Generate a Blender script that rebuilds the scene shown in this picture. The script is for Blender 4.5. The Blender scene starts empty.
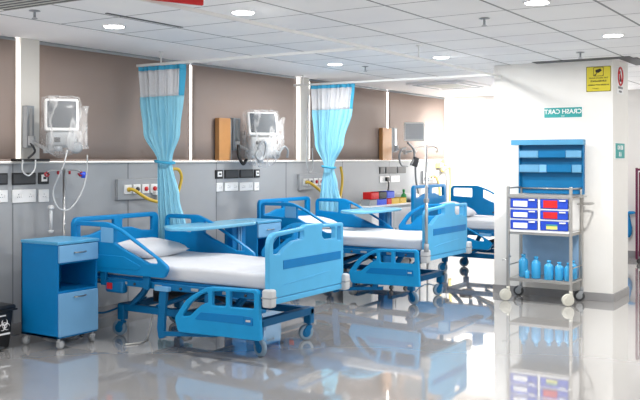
import bpy, bmesh, math, random
from mathutils import Vector, Matrix, noise
random.seed(4)
SC = bpy.context.scene
COL = SC.collection
PI = math.pi

# ------------------------------------------------------------------ materials
def lin(c):
    return tuple(((v/255)/12.92 if v/255 <= .04045 else ((v/255+.055)/1.055)**2.4) for v in c)

def mat(name, rgb, rough=.45, metal=0.0, spec=.5, coat=0.0, var=.04, scale=6.0, bump=0.0, bscale=60.0, emit=0.0, trans=0.0, alpha=1.0):
    m = bpy.data.materials.new(name); m.use_nodes = True
    nt = m.node_tree; b = nt.nodes['Principled BSDF']
    c = lin(rgb)
    tc = nt.nodes.new('ShaderNodeTexCoord')
    if var:
        n = nt.nodes.new('ShaderNodeTexNoise'); n.inputs['Scale'].default_value = scale; n.inputs['Detail'].default_value = 3
        r = nt.nodes.new('ShaderNodeValToRGB')
        r.color_ramp.elements[0].position = .3; r.color_ramp.elements[1].position = .7
        r.color_ramp.elements[0].color = tuple(max(0, v*(1-var)) for v in c)+(1,)
        r.color_ramp.elements[1].color = tuple(min(1, v*(1+var)) for v in c)+(1,)
        nt.links.new(tc.outputs['Object'], n.inputs['Vector']); nt.links.new(n.outputs['Fac'], r.inputs['Fac'])
        nt.links.new(r.outputs['Color'], b.inputs['Base Color'])
    else:
        b.inputs['Base Color'].default_value = c+(1,)
    b.inputs['Roughness'].default_value = rough; b.inputs['Metallic'].default_value = metal
    b.inputs['Specular IOR Level'].default_value = spec; b.inputs['Coat Weight'].default_value = coat
    b.inputs['Transmission Weight'].default_value = trans; b.inputs['Alpha'].default_value = alpha
    if bump:
        n2 = nt.nodes.new('ShaderNodeTexNoise'); n2.inputs['Scale'].default_value = bscale; n2.inputs['Detail'].default_value = 4
        bp = nt.nodes.new('ShaderNodeBump'); bp.inputs['Strength'].default_value = bump; bp.inputs['Distance'].default_value = .01
        nt.links.new(tc.outputs['Object'], n2.inputs['Vector']); nt.links.new(n2.outputs['Fac'], bp.inputs['Height']); nt.links.new(bp.outputs['Normal'], b.inputs['Normal'])
    if emit:
        b.inputs['Emission Color'].default_value = c+(1,); b.inputs['Emission Strength'].default_value = emit
    return m

M = dict(
 bed=mat('bed_blue', (0,128,190), .42, spec=.3), bedlight=mat('endboard_blue', (84,174,222), .42, spec=.3),
 bedrail=mat('rail_blue', (20,146,206), .42, spec=.3),
 stripe=mat('stripe_blue', (0,118,184), .42, spec=.3), insert=mat('pale_blue_insert', (112,172,216), .4),
 frame=mat('steel_blue_paint', (0,104,158), .45, spec=.3), framed=mat('dark_blue_paint', (16,82,136), .5),
 grey=mat('light_grey_plastic', (192,195,198), .4), wheelgrey=mat('wheel_grey_blue', (128,152,172), .5), grey2=mat('mid_grey_plastic', (150,155,160), .45),
 white=mat('white_plastic', (238,238,238), .35), ivory=mat('ivory_rubber', (205,203,192), .5),
 sheet=mat('white_cotton_sheet', (203,206,212), .9, var=.015, bump=.25, bscale=14), pillow=mat('white_pillow_cotton', (210,212,217), .9, var=.01, bump=.35, bscale=9),
 lockd=mat('locker_blue', (0,118,182), .45, spec=.3, var=.03), lockl=mat('locker_pale_blue', (118,172,214), .45, spec=.3, var=.02), lockt=mat('locker_top_blue', (84,162,206), .3, var=.02),
 table=mat('table_pale_blue', (112,182,214), .25, var=.02),
 chrome=mat('brushed_steel', (190,190,190), .28, metal=1, var=.02), steel=mat('cart_steel', (175,172,168), .35, metal=.75, var=.02),
 black=mat('black_plastic', (24,24,27), .35), dark=mat('dark_grey_plastic', (60,62,66), .45),
 darkred=mat('dark_red_plastic', (150,24,36), .4), red=mat('red_plastic', (205,28,32), .4), yellow=mat('yellow_rubber', (222,184,60), .45), green=mat('green_plastic', (20,150,70), .35),
 blue2=mat('royal_blue_plastic', (28,70,190), .35), boxblue=mat('box_blue', (50,85,215), .4), paleyellow=mat('pale_yellow_hose', (232,205,130), .5),
 ltyellow=mat('tray_label_yellow', (215,215,120), .5), tealg=mat('tray_label_green', (70,150,140), .5),
 bottle=mat('sky_blue_bottle', (62,172,228), .25, trans=.15), panelblue=mat('tinted_back_panel', (128,160,190), .4),
 board=mat('header_board_blue', (0,104,156), .45, spec=.3), boardtop=mat('header_board_light', (74,146,186), .4), tray=mat('header_tray_pale', (92,152,190), .35),
 wood=mat('oak_veneer', (196,142,88), .4, var=.12, scale=3),
 teal=mat('sign_teal', (42,160,158), .4, var=.02), signw=mat('sign_white', (240,240,240), .5, var=0), signy=mat('sign_yellow', (222,206,50), .45, var=.02), signk=mat('sign_print_black', (35,32,20), .5, var=0), signr=mat('sign_print_red', (200,40,45), .5, var=0), signg=mat('sign_print_grey', (120,120,125), .5, var=0),
 curt=mat('curtain_sky_blue', (150,214,236), .85, var=.03), curtd=mat('curtain_header_blue', (70,175,215), .8, var=.03),
 screen=mat('monitor_glass', (70,78,86), .15, var=.1, scale=9), tube=mat('clear_tube', (222,224,226), .2, alpha=.75),
 wallw=mat('wall_white_paint', (236,234,230), .6, var=.01, bump=.03), pill=mat('pillar_white', (212,209,203), .6, var=.01), dado=mat('grey_wall_panel', (160,163,167), .45, var=.015), seam=mat('panel_seam_dark', (120,124,128), .6),
 track=mat('white_aluminium_track', (232,232,230), .4), gap=mat('tile_gap_dark', (95,97,100), .7), maroon=mat('maroon_enamel', (96,22,58), .35),
 skirt=mat('grey_skirting_tile', (150,149,150), .25), plaster=mat('white_plaster', (252,249,249), .7, var=.01), diff=mat('diffuser_beige', (196,197,190), .5),
 cable=mat('cable_white', (225,225,222), .5), hand=mat('blue_cloth', (20,135,200), .8),
)

def special():
    # daylight behind the blinds
    m = bpy.data.materials.new('daylight_glass'); m.use_nodes = True; b = m.node_tree.nodes['Principled BSDF']
    b.inputs['Base Color'].default_value = (1,1,1,1); b.inputs['Emission Color'].default_value = (1,.99,.97,1); b.inputs['Emission Strength'].default_value = 2.4
    M['day'] = m
    m = m.copy(); m.name = 'added_window_glow'; m.node_tree.nodes['Principled BSDF'].inputs['Emission Strength'].default_value = 3.5; M['addglow'] = m  # stronger glow for the added, unseen window in the far wall
    m = bpy.data.materials.new('downlight_diffuser'); m.use_nodes = True; b = m.node_tree.nodes['Principled BSDF']
    b.inputs['Emission Color'].default_value = (1,1,1,1); b.inputs['Emission Strength'].default_value = 12; M['lamp'] = m
    # roller blind: brown grey fabric with fine vertical weave
    m = mat('roller_blind_fabric', (153,137,129), .6, var=0); nt = m.node_tree; b = nt.nodes['Principled BSDF']
    w = nt.nodes.new('ShaderNodeTexWave'); w.inputs['Scale'].default_value = 60; w.inputs['Distortion'].default_value = .6
    tc = nt.nodes.new('ShaderNodeTexCoord'); bp = nt.nodes.new('ShaderNodeBump'); bp.inputs['Strength'].default_value = .08; bp.inputs['Distance'].default_value = .002
    nt.links.new(tc.outputs['Object'], w.inputs['Vector']); nt.links.new(w.outputs['Fac'], bp.inputs['Height']); nt.links.new(bp.outputs['Normal'], b.inputs['Normal'])
    M['blind'] = m
    # epoxy floor
    m = mat('polished_floor', (172,170,168), .06, spec=.5, coat=1.0, var=.03, scale=.8); b = m.node_tree.nodes['Principled BSDF']
    b.inputs['Coat Roughness'].default_value = .03; b.inputs['Coat IOR'].default_value = 1.62
    M['floor'] = m
    # ceiling tiles
    m = bpy.data.materials.new('ceiling_tiles'); m.use_nodes = True; nt = m.node_tree; b = nt.nodes['Principled BSDF']; b.inputs['Roughness'].default_value = .75
    tc = nt.nodes.new('ShaderNodeTexCoord'); sp = nt.nodes.new('ShaderNodeSeparateXYZ'); nt.links.new(tc.outputs['Object'], sp.inputs[0])
    outs = []
    for ax, off, w in (('X', 4.54, .007), ('Y', 5.24, .010)):
        s = nt.nodes.new('ShaderNodeMath'); s.operation = 'SUBTRACT'; s.inputs[1].default_value = off; nt.links.new(sp.outputs[ax], s.inputs[0])
        p = nt.nodes.new('ShaderNodeMath'); p.operation = 'PINGPONG'; p.inputs[1].default_value = .3075; nt.links.new(s.outputs[0], p.inputs[0])
        l = nt.nodes.new('ShaderNodeMath'); l.operation = 'LESS_THAN'; l.inputs[1].default_value = w; nt.links.new(p.outputs[0], l.inputs[0]); outs.append(l)
    mx = nt.nodes.new('ShaderNodeMath'); mx.operation = 'MAXIMUM'; nt.links.new(outs[0].outputs[0], mx.inputs[0]); nt.links.new(outs[1].outputs[0], mx.inputs[1])
    n = nt.nodes.new('ShaderNodeTexNoise'); n.inputs['Scale'].default_value = 1.3; nt.links.new(tc.outputs['Object'], n.inputs['Vector'])
    r = nt.nodes.new('ShaderNodeValToRGB'); r.color_ramp.elements[0].position = .35; r.color_ramp.elements[1].position = .65
    r.color_ramp.elements[0].color = lin((240,240,242))+(1,); r.color_ramp.elements[1].color = lin((248,248,248))+(1,); nt.links.new(n.outputs['Fac'], r.inputs['Fac'])
    c = nt.nodes.new('ShaderNodeMix'); c.data_type = 'RGBA'; nt.links.new(mx.outputs[0], c.inputs['Factor']); nt.links.new(r.outputs['Color'], c.inputs['A']); c.inputs['B'].default_value = lin((140,141,143))+(1,)
    nt.links.new(c.outputs['Result'], b.inputs['Base Color']); M['tiles'] = m
    # thin clear plastic
    for nm, a, wr in (('clear_plastic_cover', .26, 6.5), ('curtain_mesh', .88, 60)):
        m = bpy.data.materials.new(nm); m.use_nodes = True; nt = m.node_tree; b = nt.nodes['Principled BSDF']
        b.inputs['Base Color'].default_value = (.80,.81,.84,1) if a > .5 else (.9,.9,.9,1); b.inputs['Roughness'].default_value = .2 if a < .5 else .8
        tc = nt.nodes.new('ShaderNodeTexCoord'); n = nt.nodes.new('ShaderNodeTexNoise'); n.inputs['Scale'].default_value = wr; n.inputs['Detail'].default_value = 2
        mp = nt.nodes.new('ShaderNodeMapping'); mp.inputs['Rotation'].default_value = (.3,.8,.4); mp.inputs['Scale'].default_value = (1,1,.35) if a < .5 else (1,1,1)
        nt.links.new(tc.outputs['Object'], mp.inputs['Vector']); nt.links.new(mp.outputs['Vector'], n.inputs['Vector'])
        # film crease highlights put into the alpha: thin bands where the noise crosses its middle
        sb = nt.nodes.new('ShaderNodeMath'); sb.operation = 'SUBTRACT'; sb.inputs[1].default_value = .5; nt.links.new(n.outputs['Fac'], sb.inputs[0])
        ab = nt.nodes.new('ShaderNodeMath'); ab.operation = 'ABSOLUTE'; nt.links.new(sb.outputs[0], ab.inputs[0])
        mr = nt.nodes.new('ShaderNodeMapRange'); mr.inputs['From Min'].default_value = 0; mr.inputs['From Max'].default_value = .06
        mr.inputs['To Min'].default_value = .42 if a < .5 else .93; mr.inputs['To Max'].default_value = .15 if a < .5 else .86
        nt.links.new(ab.outputs[0], mr.inputs['Value']); nt.links.new(mr.outputs['Result'], b.inputs['Alpha'])
        bp = nt.nodes.new('ShaderNodeBump'); bp.inputs['Strength'].default_value = .35; bp.inputs['Distance'].default_value = .01
        nt.links.new(n.outputs['Fac'], bp.inputs['Height']); nt.links.new(bp.outputs['Normal'], b.inputs['Normal'])
        M['film' if a < .5 else 'mesh'] = m
special()

# ------------------------------------------------------------------ mesh helpers
def rounded(pts, default=0.0, seg=6):
    """polygon [(x,y[,r])] -> points with rounded corners"""
    out = []; n = len(pts)
    for i in range(n):
        p = pts[i]; r = p[2] if len(p) > 2 else default
        a = Vector(pts[i-1][:2]); b = Vector(p[:2]); c = Vector(pts[(i+1) % n][:2])
        u = a-b; v = c-b
        if r <= 0 or u.length < 1e-6 or v.length < 1e-6: out.append(b); continue
        ang = u.angle(v)
        if ang > PI-.05: out.append(b); continue
        t = min(r/math.tan(ang/2), u.length*.48, v.length*.48)
        s = b+u.normalized()*t; e = b+v.normalized()*t
        for k in range(seg+1):
            q = k/seg; out.append(s*(1-q)**2+b*2*q*(1-q)+e*q*q)
    return out

def curve_mesh(loops, thick, bevel):
    cu = bpy.data.curves.new('c', 'CURVE'); cu.dimensions = '2D'; cu.fill_mode = 'BOTH'
    cu.extrude = max(thick/2-bevel, 0); cu.bevel_depth = bevel; cu.bevel_resolution = 2; cu.offset = -bevel
    for l in loops:
        s = cu.splines.new('POLY'); s.points.add(len(l)-1); s.use_cyclic_u = True
        for i, p in enumerate(l): s.points[i].co = (p[0], p[1], 0, 1)
    o = bpy.data.objects.new('c', cu); me = bpy.data.meshes.new_from_object(o)
    bpy.data.objects.remove(o); bpy.data.curves.remove(cu); return me

def text_mesh(s, size, thick=.002, bold=0.0):
    cu = bpy.data.curves.new('t', 'FONT'); cu.body = s; cu.size = size; cu.extrude = thick/2; cu.align_x = 'CENTER'; cu.align_y = 'CENTER'; cu.offset = bold
    o = bpy.data.objects.new('t', cu); me = bpy.data.meshes.new_from_object(o)
    bpy.data.objects.remove(o); bpy.data.curves.remove(cu); return me

# maps local (a, b, t) of a flat plate to space.  YZ: plate in the y-z plane, XZ: in the x-z plane, XY: flat
def MYZ(x): return Matrix(((0,0,1,x),(1,0,0,0),(0,1,0,0),(0,0,0,1)))
def MXZ(y): return Matrix(((1,0,0,0),(0,0,-1,y),(0,1,0,0),(0,0,0,1)))
def MXY(z): return Matrix.Translation((0,0,z))

class MB:
    def __init__(s): s.bm = bmesh.new(); s.mats = []
    def mi(s, m):
        if m is None: return 0
        if m not in s.mats: s.mats.append(m)
        return s.mats.index(m)
    def merge(s, other, m=None, mx=None, smooth=False):
        i = s.mi(m); n = len(s.bm.faces)
        me = other
        if isinstance(other, bmesh.types.BMesh):
            me = bpy.data.meshes.new('tmp'); other.to_mesh(me); other.free()
        if mx: me.transform(mx)
        if mx and mx.to_3x3().determinant() < 0: me.flip_normals()
        s.bm.from_mesh(me); bpy.data.meshes.remove(me); s.bm.faces.ensure_lookup_table()
        for f in s.bm.faces[n:]: f.material_index = i; f.smooth = smooth
        return s
    def box(s, a, b, m=None, bev=.004, mx=None, seg=2):
        t = bmesh.new(); bmesh.ops.create_cube(t, size=1)
        c = [(a[i]+b[i])/2 for i in range(3)]; d = [abs(b[i]-a[i]) for i in range(3)]
        for v in t.verts: v.co = Vector([v.co[i]*d[i]+c[i] for i in range(3)])
        bev = min(bev, min(d)*.45)
        if bev > 0: bmesh.ops.bevel(t, geom=t.edges[:], offset=bev, segments=seg, profile=.5, affect='EDGES')
        return s.merge(t, m, mx, smooth=bev > .01)
    def tube(s, pts, r, m=None, seg=8, smooth=True, cyc=False):
        t = bmesh.new(); pts = [Vector(p) for p in pts]; n = len(pts); rings = []; prev = None
        for i, p in enumerate(pts):
            d = (pts[min(i+1, n-1)]-pts[max(i-1, 0)]).normalized()
            if prev is None:
                x = d.orthogonal().normalized()
            else:
                x = (prev-d*prev.dot(d)); x = x.normalized() if x.length > 1e-6 else d.orthogonal().normalized()
            prev = x; y = d.cross(x); rr = r[i] if isinstance(r, (list, tuple)) else r
            rings.append([t.verts.new(p+(x*math.cos(2*PI*k/seg)+y*math.sin(2*PI*k/seg))*rr) for k in range(seg)])
        for a, b in zip(rings, rings[1:]):
            for k in range(seg): t.faces.new((a[k], a[(k+1) % seg], b[(k+1) % seg], b[k]))
        t.faces.new(rings[0][::-1]); t.faces.new(rings[-1])
        return s.merge(t, m, smooth=smooth)
    def cyl(s, p, q, r, m=None, seg=16, r2=None): return s.tube([p, q], [r, r if r2 is None else r2], m, seg, smooth=True)
    def lathe(s, prof, c=(0,0,0), m=None, seg=20, axis='Z'):
        t = bmesh.new(); rings = []
        for r, z in prof: rings.append([t.verts.new((max(r, 1e-4)*math.cos(2*PI*k/seg), max(r, 1e-4)*math.sin(2*PI*k/seg), z)) for k in range(seg)])
        for a, b in zip(rings, rings[1:]):
            for k in range(seg): t.faces.new((a[k], a[(k+1) % seg], b[(k+1) % seg], b[k]))
        t.faces.new(rings[0][::-1]); t.faces.new(rings[-1])
        mx = Matrix.Translation(c)
        if axis == 'X': mx = mx @ Matrix.Rotation(PI/2, 4, 'Y')
        if axis == 'Y': mx = mx @ Matrix.Rotation(-PI/2, 4, 'X')
        return s.merge(t, m, mx, smooth=True)
    def plate(s, outer, holes=(), thick=.03, bevel=.006, mx=None, m=None, rr=.0):
        me = curve_mesh([rounded(outer, rr)]+[rounded(h, .015) for h in holes], thick, bevel)
        return s.merge(me, m, mx, smooth=False)
    def text(s, body, size, mx, m=None, bold=0.0): return s.merge(text_mesh(body, size, bold=bold), m, mx)
    def build(s, name, material, parent=None, loc=None, smooth_angle=None):
        me = bpy.data.meshes.new(name)
        bmesh.ops.recalc_face_normals(s.bm, faces=s.bm.faces[:])
        s.bm.to_mesh(me); s.bm.free()
        if s.mats:
            for m in s.mats: me.materials.append(m if m else material)
        else: me.materials.append(material)
        o = bpy.data.objects.new(name, me); COL.objects.link(o)
        if parent: o.parent = parent
        if loc: o.location = loc
        return o

def tag(o, label=None, cat=None, group=None, kind=None):
    if label: o['label'] = label
    if cat: o['category'] = cat
    if group: o['group'] = group
    if kind: o['kind'] = kind
    return o
def thing(name, label, cat, loc=(0,0,0), rz=0, group=None):
    o = bpy.data.objects.new(name, None); COL.objects.link(o); o.location = loc; o.rotation_euler = (0,0,rz); o.empty_display_size = .1
    return tag(o, label, cat, group)
def struct(name, mb, m): return tag(mb.build(name, m), kind='structure')
def smooth_path(pts, n=6):
    pts = [Vector(p) for p in pts]; out = []
    for i in range(len(pts)-1):
        p0 = pts[max(i-1, 0)]; p1 = pts[i]; p2 = pts[i+1]; p3 = pts[min(i+2, len(pts)-1)]
        for k in range(n):
            t = k/n
            out.append(.5*((2*p1)+(p2-p0)*t+(2*p0-5*p1+4*p2-p3)*t*t+(3*p1-p0-3*p2+p3)*t*t*t))
    out.append(pts[-1]); return out

# ------------------------------------------------------------------ the room   (x along the window wall, y towards it)
WY = 6.07; CH = 2.49; XE = 13.45
struct('floor', MB().box((-2,-5,-.1), (18,6.4,0), bev=0), M['floor'])
struct('ceiling', MB().box((-2,-5,CH), (18,6.4,CH+.1), bev=0), M['tiles'])
struct('trim_1', MB().box((-2,5.255,CH-.004), (10.0,6.3,CH-.0005), bev=0), M['plaster'])
struct('trim_2', MB().box((10.0,4.1,CH-.004), (XE,6.3,CH-.0005), bev=0), M['plaster'])
# window wall: grey panels below, windows with blinds between white pillars above
w = MB(); w.box((-2,WY,0), (XE,6.3,1.428), bev=0)
struct('wall_left', w, M['dado'])
s = MB()
x = 4.756-1.325*5
while x < XE-.2:
    s.box((x-.006,WY-.0015,.0), (x+.006,WY+.01,1.428), bev=0); x += 1.325
s.box((-2,WY-.0015,.70), (-1.9,WY+.01,.71), bev=0)
struct('trim_3', s, M['seam'])
struct('trim_4', MB().box((-2,WY-.02,1.428), (XE,6.3,1.444), bev=.003), M['wallw'])
struct('baseboard_left', MB().box((-2,WY-.012,0), (XE,WY+.01,.1), bev=.002), M['skirt'])
for i, (a, b) in enumerate(((4.85,5.043),(9.067,9.265))):
    struct('wall_pillar' if i == 0 else 'wall_pillar.001', MB().box((a,6.085,1.444), (b,6.3,CH), bev=0), M['pill'])
struct('wall_back', MB().box((-2,6.28,1.444), (XE,6.4,CH), bev=0), M['wallw'])
for i, (a, b) in enumerate(((-1.9,4.85),(5.043,9.067),(9.265,XE))):
    g = MB().box((a,6.19,1.444), (b,6.2,CH), bev=0)
    o = tag(g.build('window_%d' % (i+1), M['day']), kind='structure')
blinds = [(1.6,3.18,'outermost dark roller blind beyond the waste bin'),(3.22,4.812,'brown roller blind left of the first white pillar, above the waste bin'),
 (5.056,7.005,'brown roller blind right of the first white pillar, behind the first ventilator'),
 (7.045,8.998,'brown roller blind behind the middle ventilator, between the curtain and second pillar'),
 (9.31,11.37,'brown roller blind behind the second curtain, up to the bright slit'),
 (11.425,13.4,'pale washed-out roller blind at the far bright corner, behind the third monitor')]
for a, b, lb in blinds[1:]:
    t = thing('roller_blind', lb, 'roller blind', ((a+b)/2,6.105,1.458), 0, 'roller blinds along the window wall')
    h = (b-a)/2
    f = MB(); bm = bmesh.new(); n = 24
    vs = [[bm.verts.new((-h+2*h*k/n, .004*math.sin(k*1.3+a)*(1-z), z*(CH-1.458-.03))) for k in range(n+1)] for z in (0,.25,.5,.75,1)]
    for r0, r1 in zip(vs, vs[1:]):
        for k in range(n): bm.faces.new((r0[k], r0[k+1], r1[k+1], r1[k]))
    f.merge(bm, smooth=True); o = f.build('blind_fabric', M['blind'], t)
    sm = o.modifiers.new('s', 'SOLIDIFY'); sm.thickness = .003
    MB().box((-h,-.012,-.012), (h,.012,.008), bev=.004).build('bottom_bar', M['blind'], t)
    MB().cyl((-h,.015,CH-1.458-.025), (h,.015,CH-1.458-.025), .02).build('roller_tube', M['grey2'], t)
# far wall with an added glowing window, hidden by the column, for light
w = MB()
w.box((XE,5.15,0), (XE+.2,6.4,CH), bev=0); w.box((XE,3.25,0), (XE+.2,5.15,.9), bev=0); w.box((XE,3.25,2.3), (XE+.2,5.15,CH), bev=0); w.box((XE,-5,0), (XE+.2,3.25,CH), bev=0)
struct('wall_far', w, M['wallw'])
struct('window_4', MB().box((XE+.08,3.25,.9), (XE+.09,5.15,2.3), bev=0), M['addglow'])
struct('baseboard_far', MB().box((XE-.012,-5,0), (XE,6.05,.1), bev=.002), M['skirt'])
struct('column', MB().box((9.16,2.30,0), (9.79,3.58,CH), bev=.004), M['wallw'])
struct('baseboard_column', MB().box((9.148,2.288,0), (9.802,3.592,.085), bev=.002), M['skirt'])

# ------------------------------------------------------------------ beds
def wheel_part(fork, c, r, w, mt, hub, axis='X'):
    m = MB(); m.lathe([(r*.35,-w*.5),(r*.8,-w*.5),(r*.95,-w*.42),(r,-w*.2),(r,w*.2),(r*.95,w*.42),(r*.8,w*.5),(r*.35,w*.5)], c, mt, 24, axis)
    m.lathe([(r*.05,-w*.55),(r*.55,-w*.55),(r*.6,-w*.5),(r*.6,w*.5),(r*.55,w*.55),(r*.05,w*.55)], c, hub, 20, axis)
    return m.build('wheel', mt, fork)
def caster(parent, x, y, top, r, w, body, tyre, hub, yaw=0.0):
    f = MB(); o = r*.45
    f.cyl((0,0,r*1.75), (0,0,top), r*.3)
    f.plate([(-r*.4,r*1.9,.01),(r*.45,r*1.9,.01),(r*.9,r*1.2,.01),(r*.6,r*.9,.01),(-r*.1,r*1.3,.01)], thick=w*1.5, bevel=.002, mx=MYZ(0))
    fo = f.build('caster', body, parent, (x,y,0)); fo.rotation_euler = (0,0,yaw)
    wheel_part(fo, (0,o,r), r, w, tyre, hub); return fo

HEAD_OUT = [(.93,.60,.04),(.93,.958,.07),(.53,.962,.25),(.37,.905,.3),(-.03,.695,.1),(-.12,.64,.05),(-.07,.558,.04),(.30,.556,.2),(.90,.566,.04)]
HEAD_HOLES = [[(.888,.815),(.888,.922),(.61,.922),(.61,.80)], [(.452,.912),(.36,.872),(.01,.70),(-.01,.665),(.09,.662),(.2,.70),(.38,.765),(.452,.80)]]
FOOT_OUT = [(-.215,.165,.03),(-.175,.27,.06),(-.30,.425,.25),(-.50,.53,.2),(-.965,.545,.04),(-.985,.182,.02)]
FOOT_HOLES = [[(-.25,.285),(-.33,.39,.08),(-.42,.458,.08),(-.505,.493),(-.505,.415),(-.44,.39),(-.33,.30)], [(-.545,.497),(-.67,.510),(-.67,.40),(-.545,.395)], [(-.71,.511),(-.925,.516),(-.925,.405),(-.71,.40)]]

def side_rail(root, sx, kind, dz):
    x = sx*.547; out, holes = (HEAD_OUT, HEAD_HOLES) if kind == 'head' else (FOOT_OUT, FOOT_HOLES)
    r = MB().plate(out, holes, .036, .009, MYZ(0)).build('side_rail', M['bedrail' if kind == 'foot' and sx < 0 else 'bed'], root, (x,0,dz))
    e = sx*.0185
    if kind == 'head':
        MB().plate([(.60,.802),(.60,.921),(.462,.916),(.462,.80)], thick=.006, bevel=.002, mx=MYZ(e), rr=.008).build('pale_insert', M['insert'], r)
        MB().plate([(.86,.60),(.86,.70),(.35,.70),(.15,.63),(.2,.60)], thick=.008, bevel=.003, mx=MYZ(e), rr=.02).build('raised_panel', M['bed'], r)
        # latch buttons on the inner face
        b = MB()
        for q in (.16,.22,.30): b.cyl((-e,q,.60), (-e*1.5,q,.60), .011)
        b.build('control_button', M['dark'], r)
    else:
        MB().plate([(-.375,.278),(-.44,.337),(-.84,.347),(-.84,.283)], thick=.006, bevel=.002, mx=MYZ(e), rr=.01).build('dark_insert', M['stripe'], r)
        MB().plate([(-.845,.283),(-.845,.347),(-.92,.342),(-.92,.28)], thick=.008, bevel=.002, mx=MYZ(e), rr=.01).build('release_handle', M['stripe'], r)
        MB().box((e*1.1-.002,-.900,.308), (e*1.1+sx*.006,-.860,.322), bev=.001).build('handle_label', M['grey'], r)
    return r

def board_loops(foot):
    if foot:
        out = [(-.515,.470,.015),(-.515,.935,.10),(-.08,.957,.15),(-.05,.972,.03),(.18,.972,.03),(.21,.957,.03),(.503,.957,.025),(.503,.470,.015)]
        h = [[(-.462,.785),(-.462,.905,.06),(-.07,.930),(-.07,.868,.03),(-.20,.862,.05),(-.30,.825,.06),(-.375,.782,.04)],
             [(.185,.935),(.375,.930),(.375,.838),(.22,.842,.03),(.185,.872,.02)], [(.405,.930),(.462,.928),(.462,.815),(.405,.82)]]
    else:
        out = [(-.51,.50,.02),(-.51,.980,.07),(.51,.980,.07),(.51,.50,.02)]
        h = []
        for q in (1,-1): h.append([(q*.05,.938),(q*.43,.938),(q*.43,.815),(q*.30,.825,.08),(q*.16,.862,.06),(q*.05,.862)])
    return out, h

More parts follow.
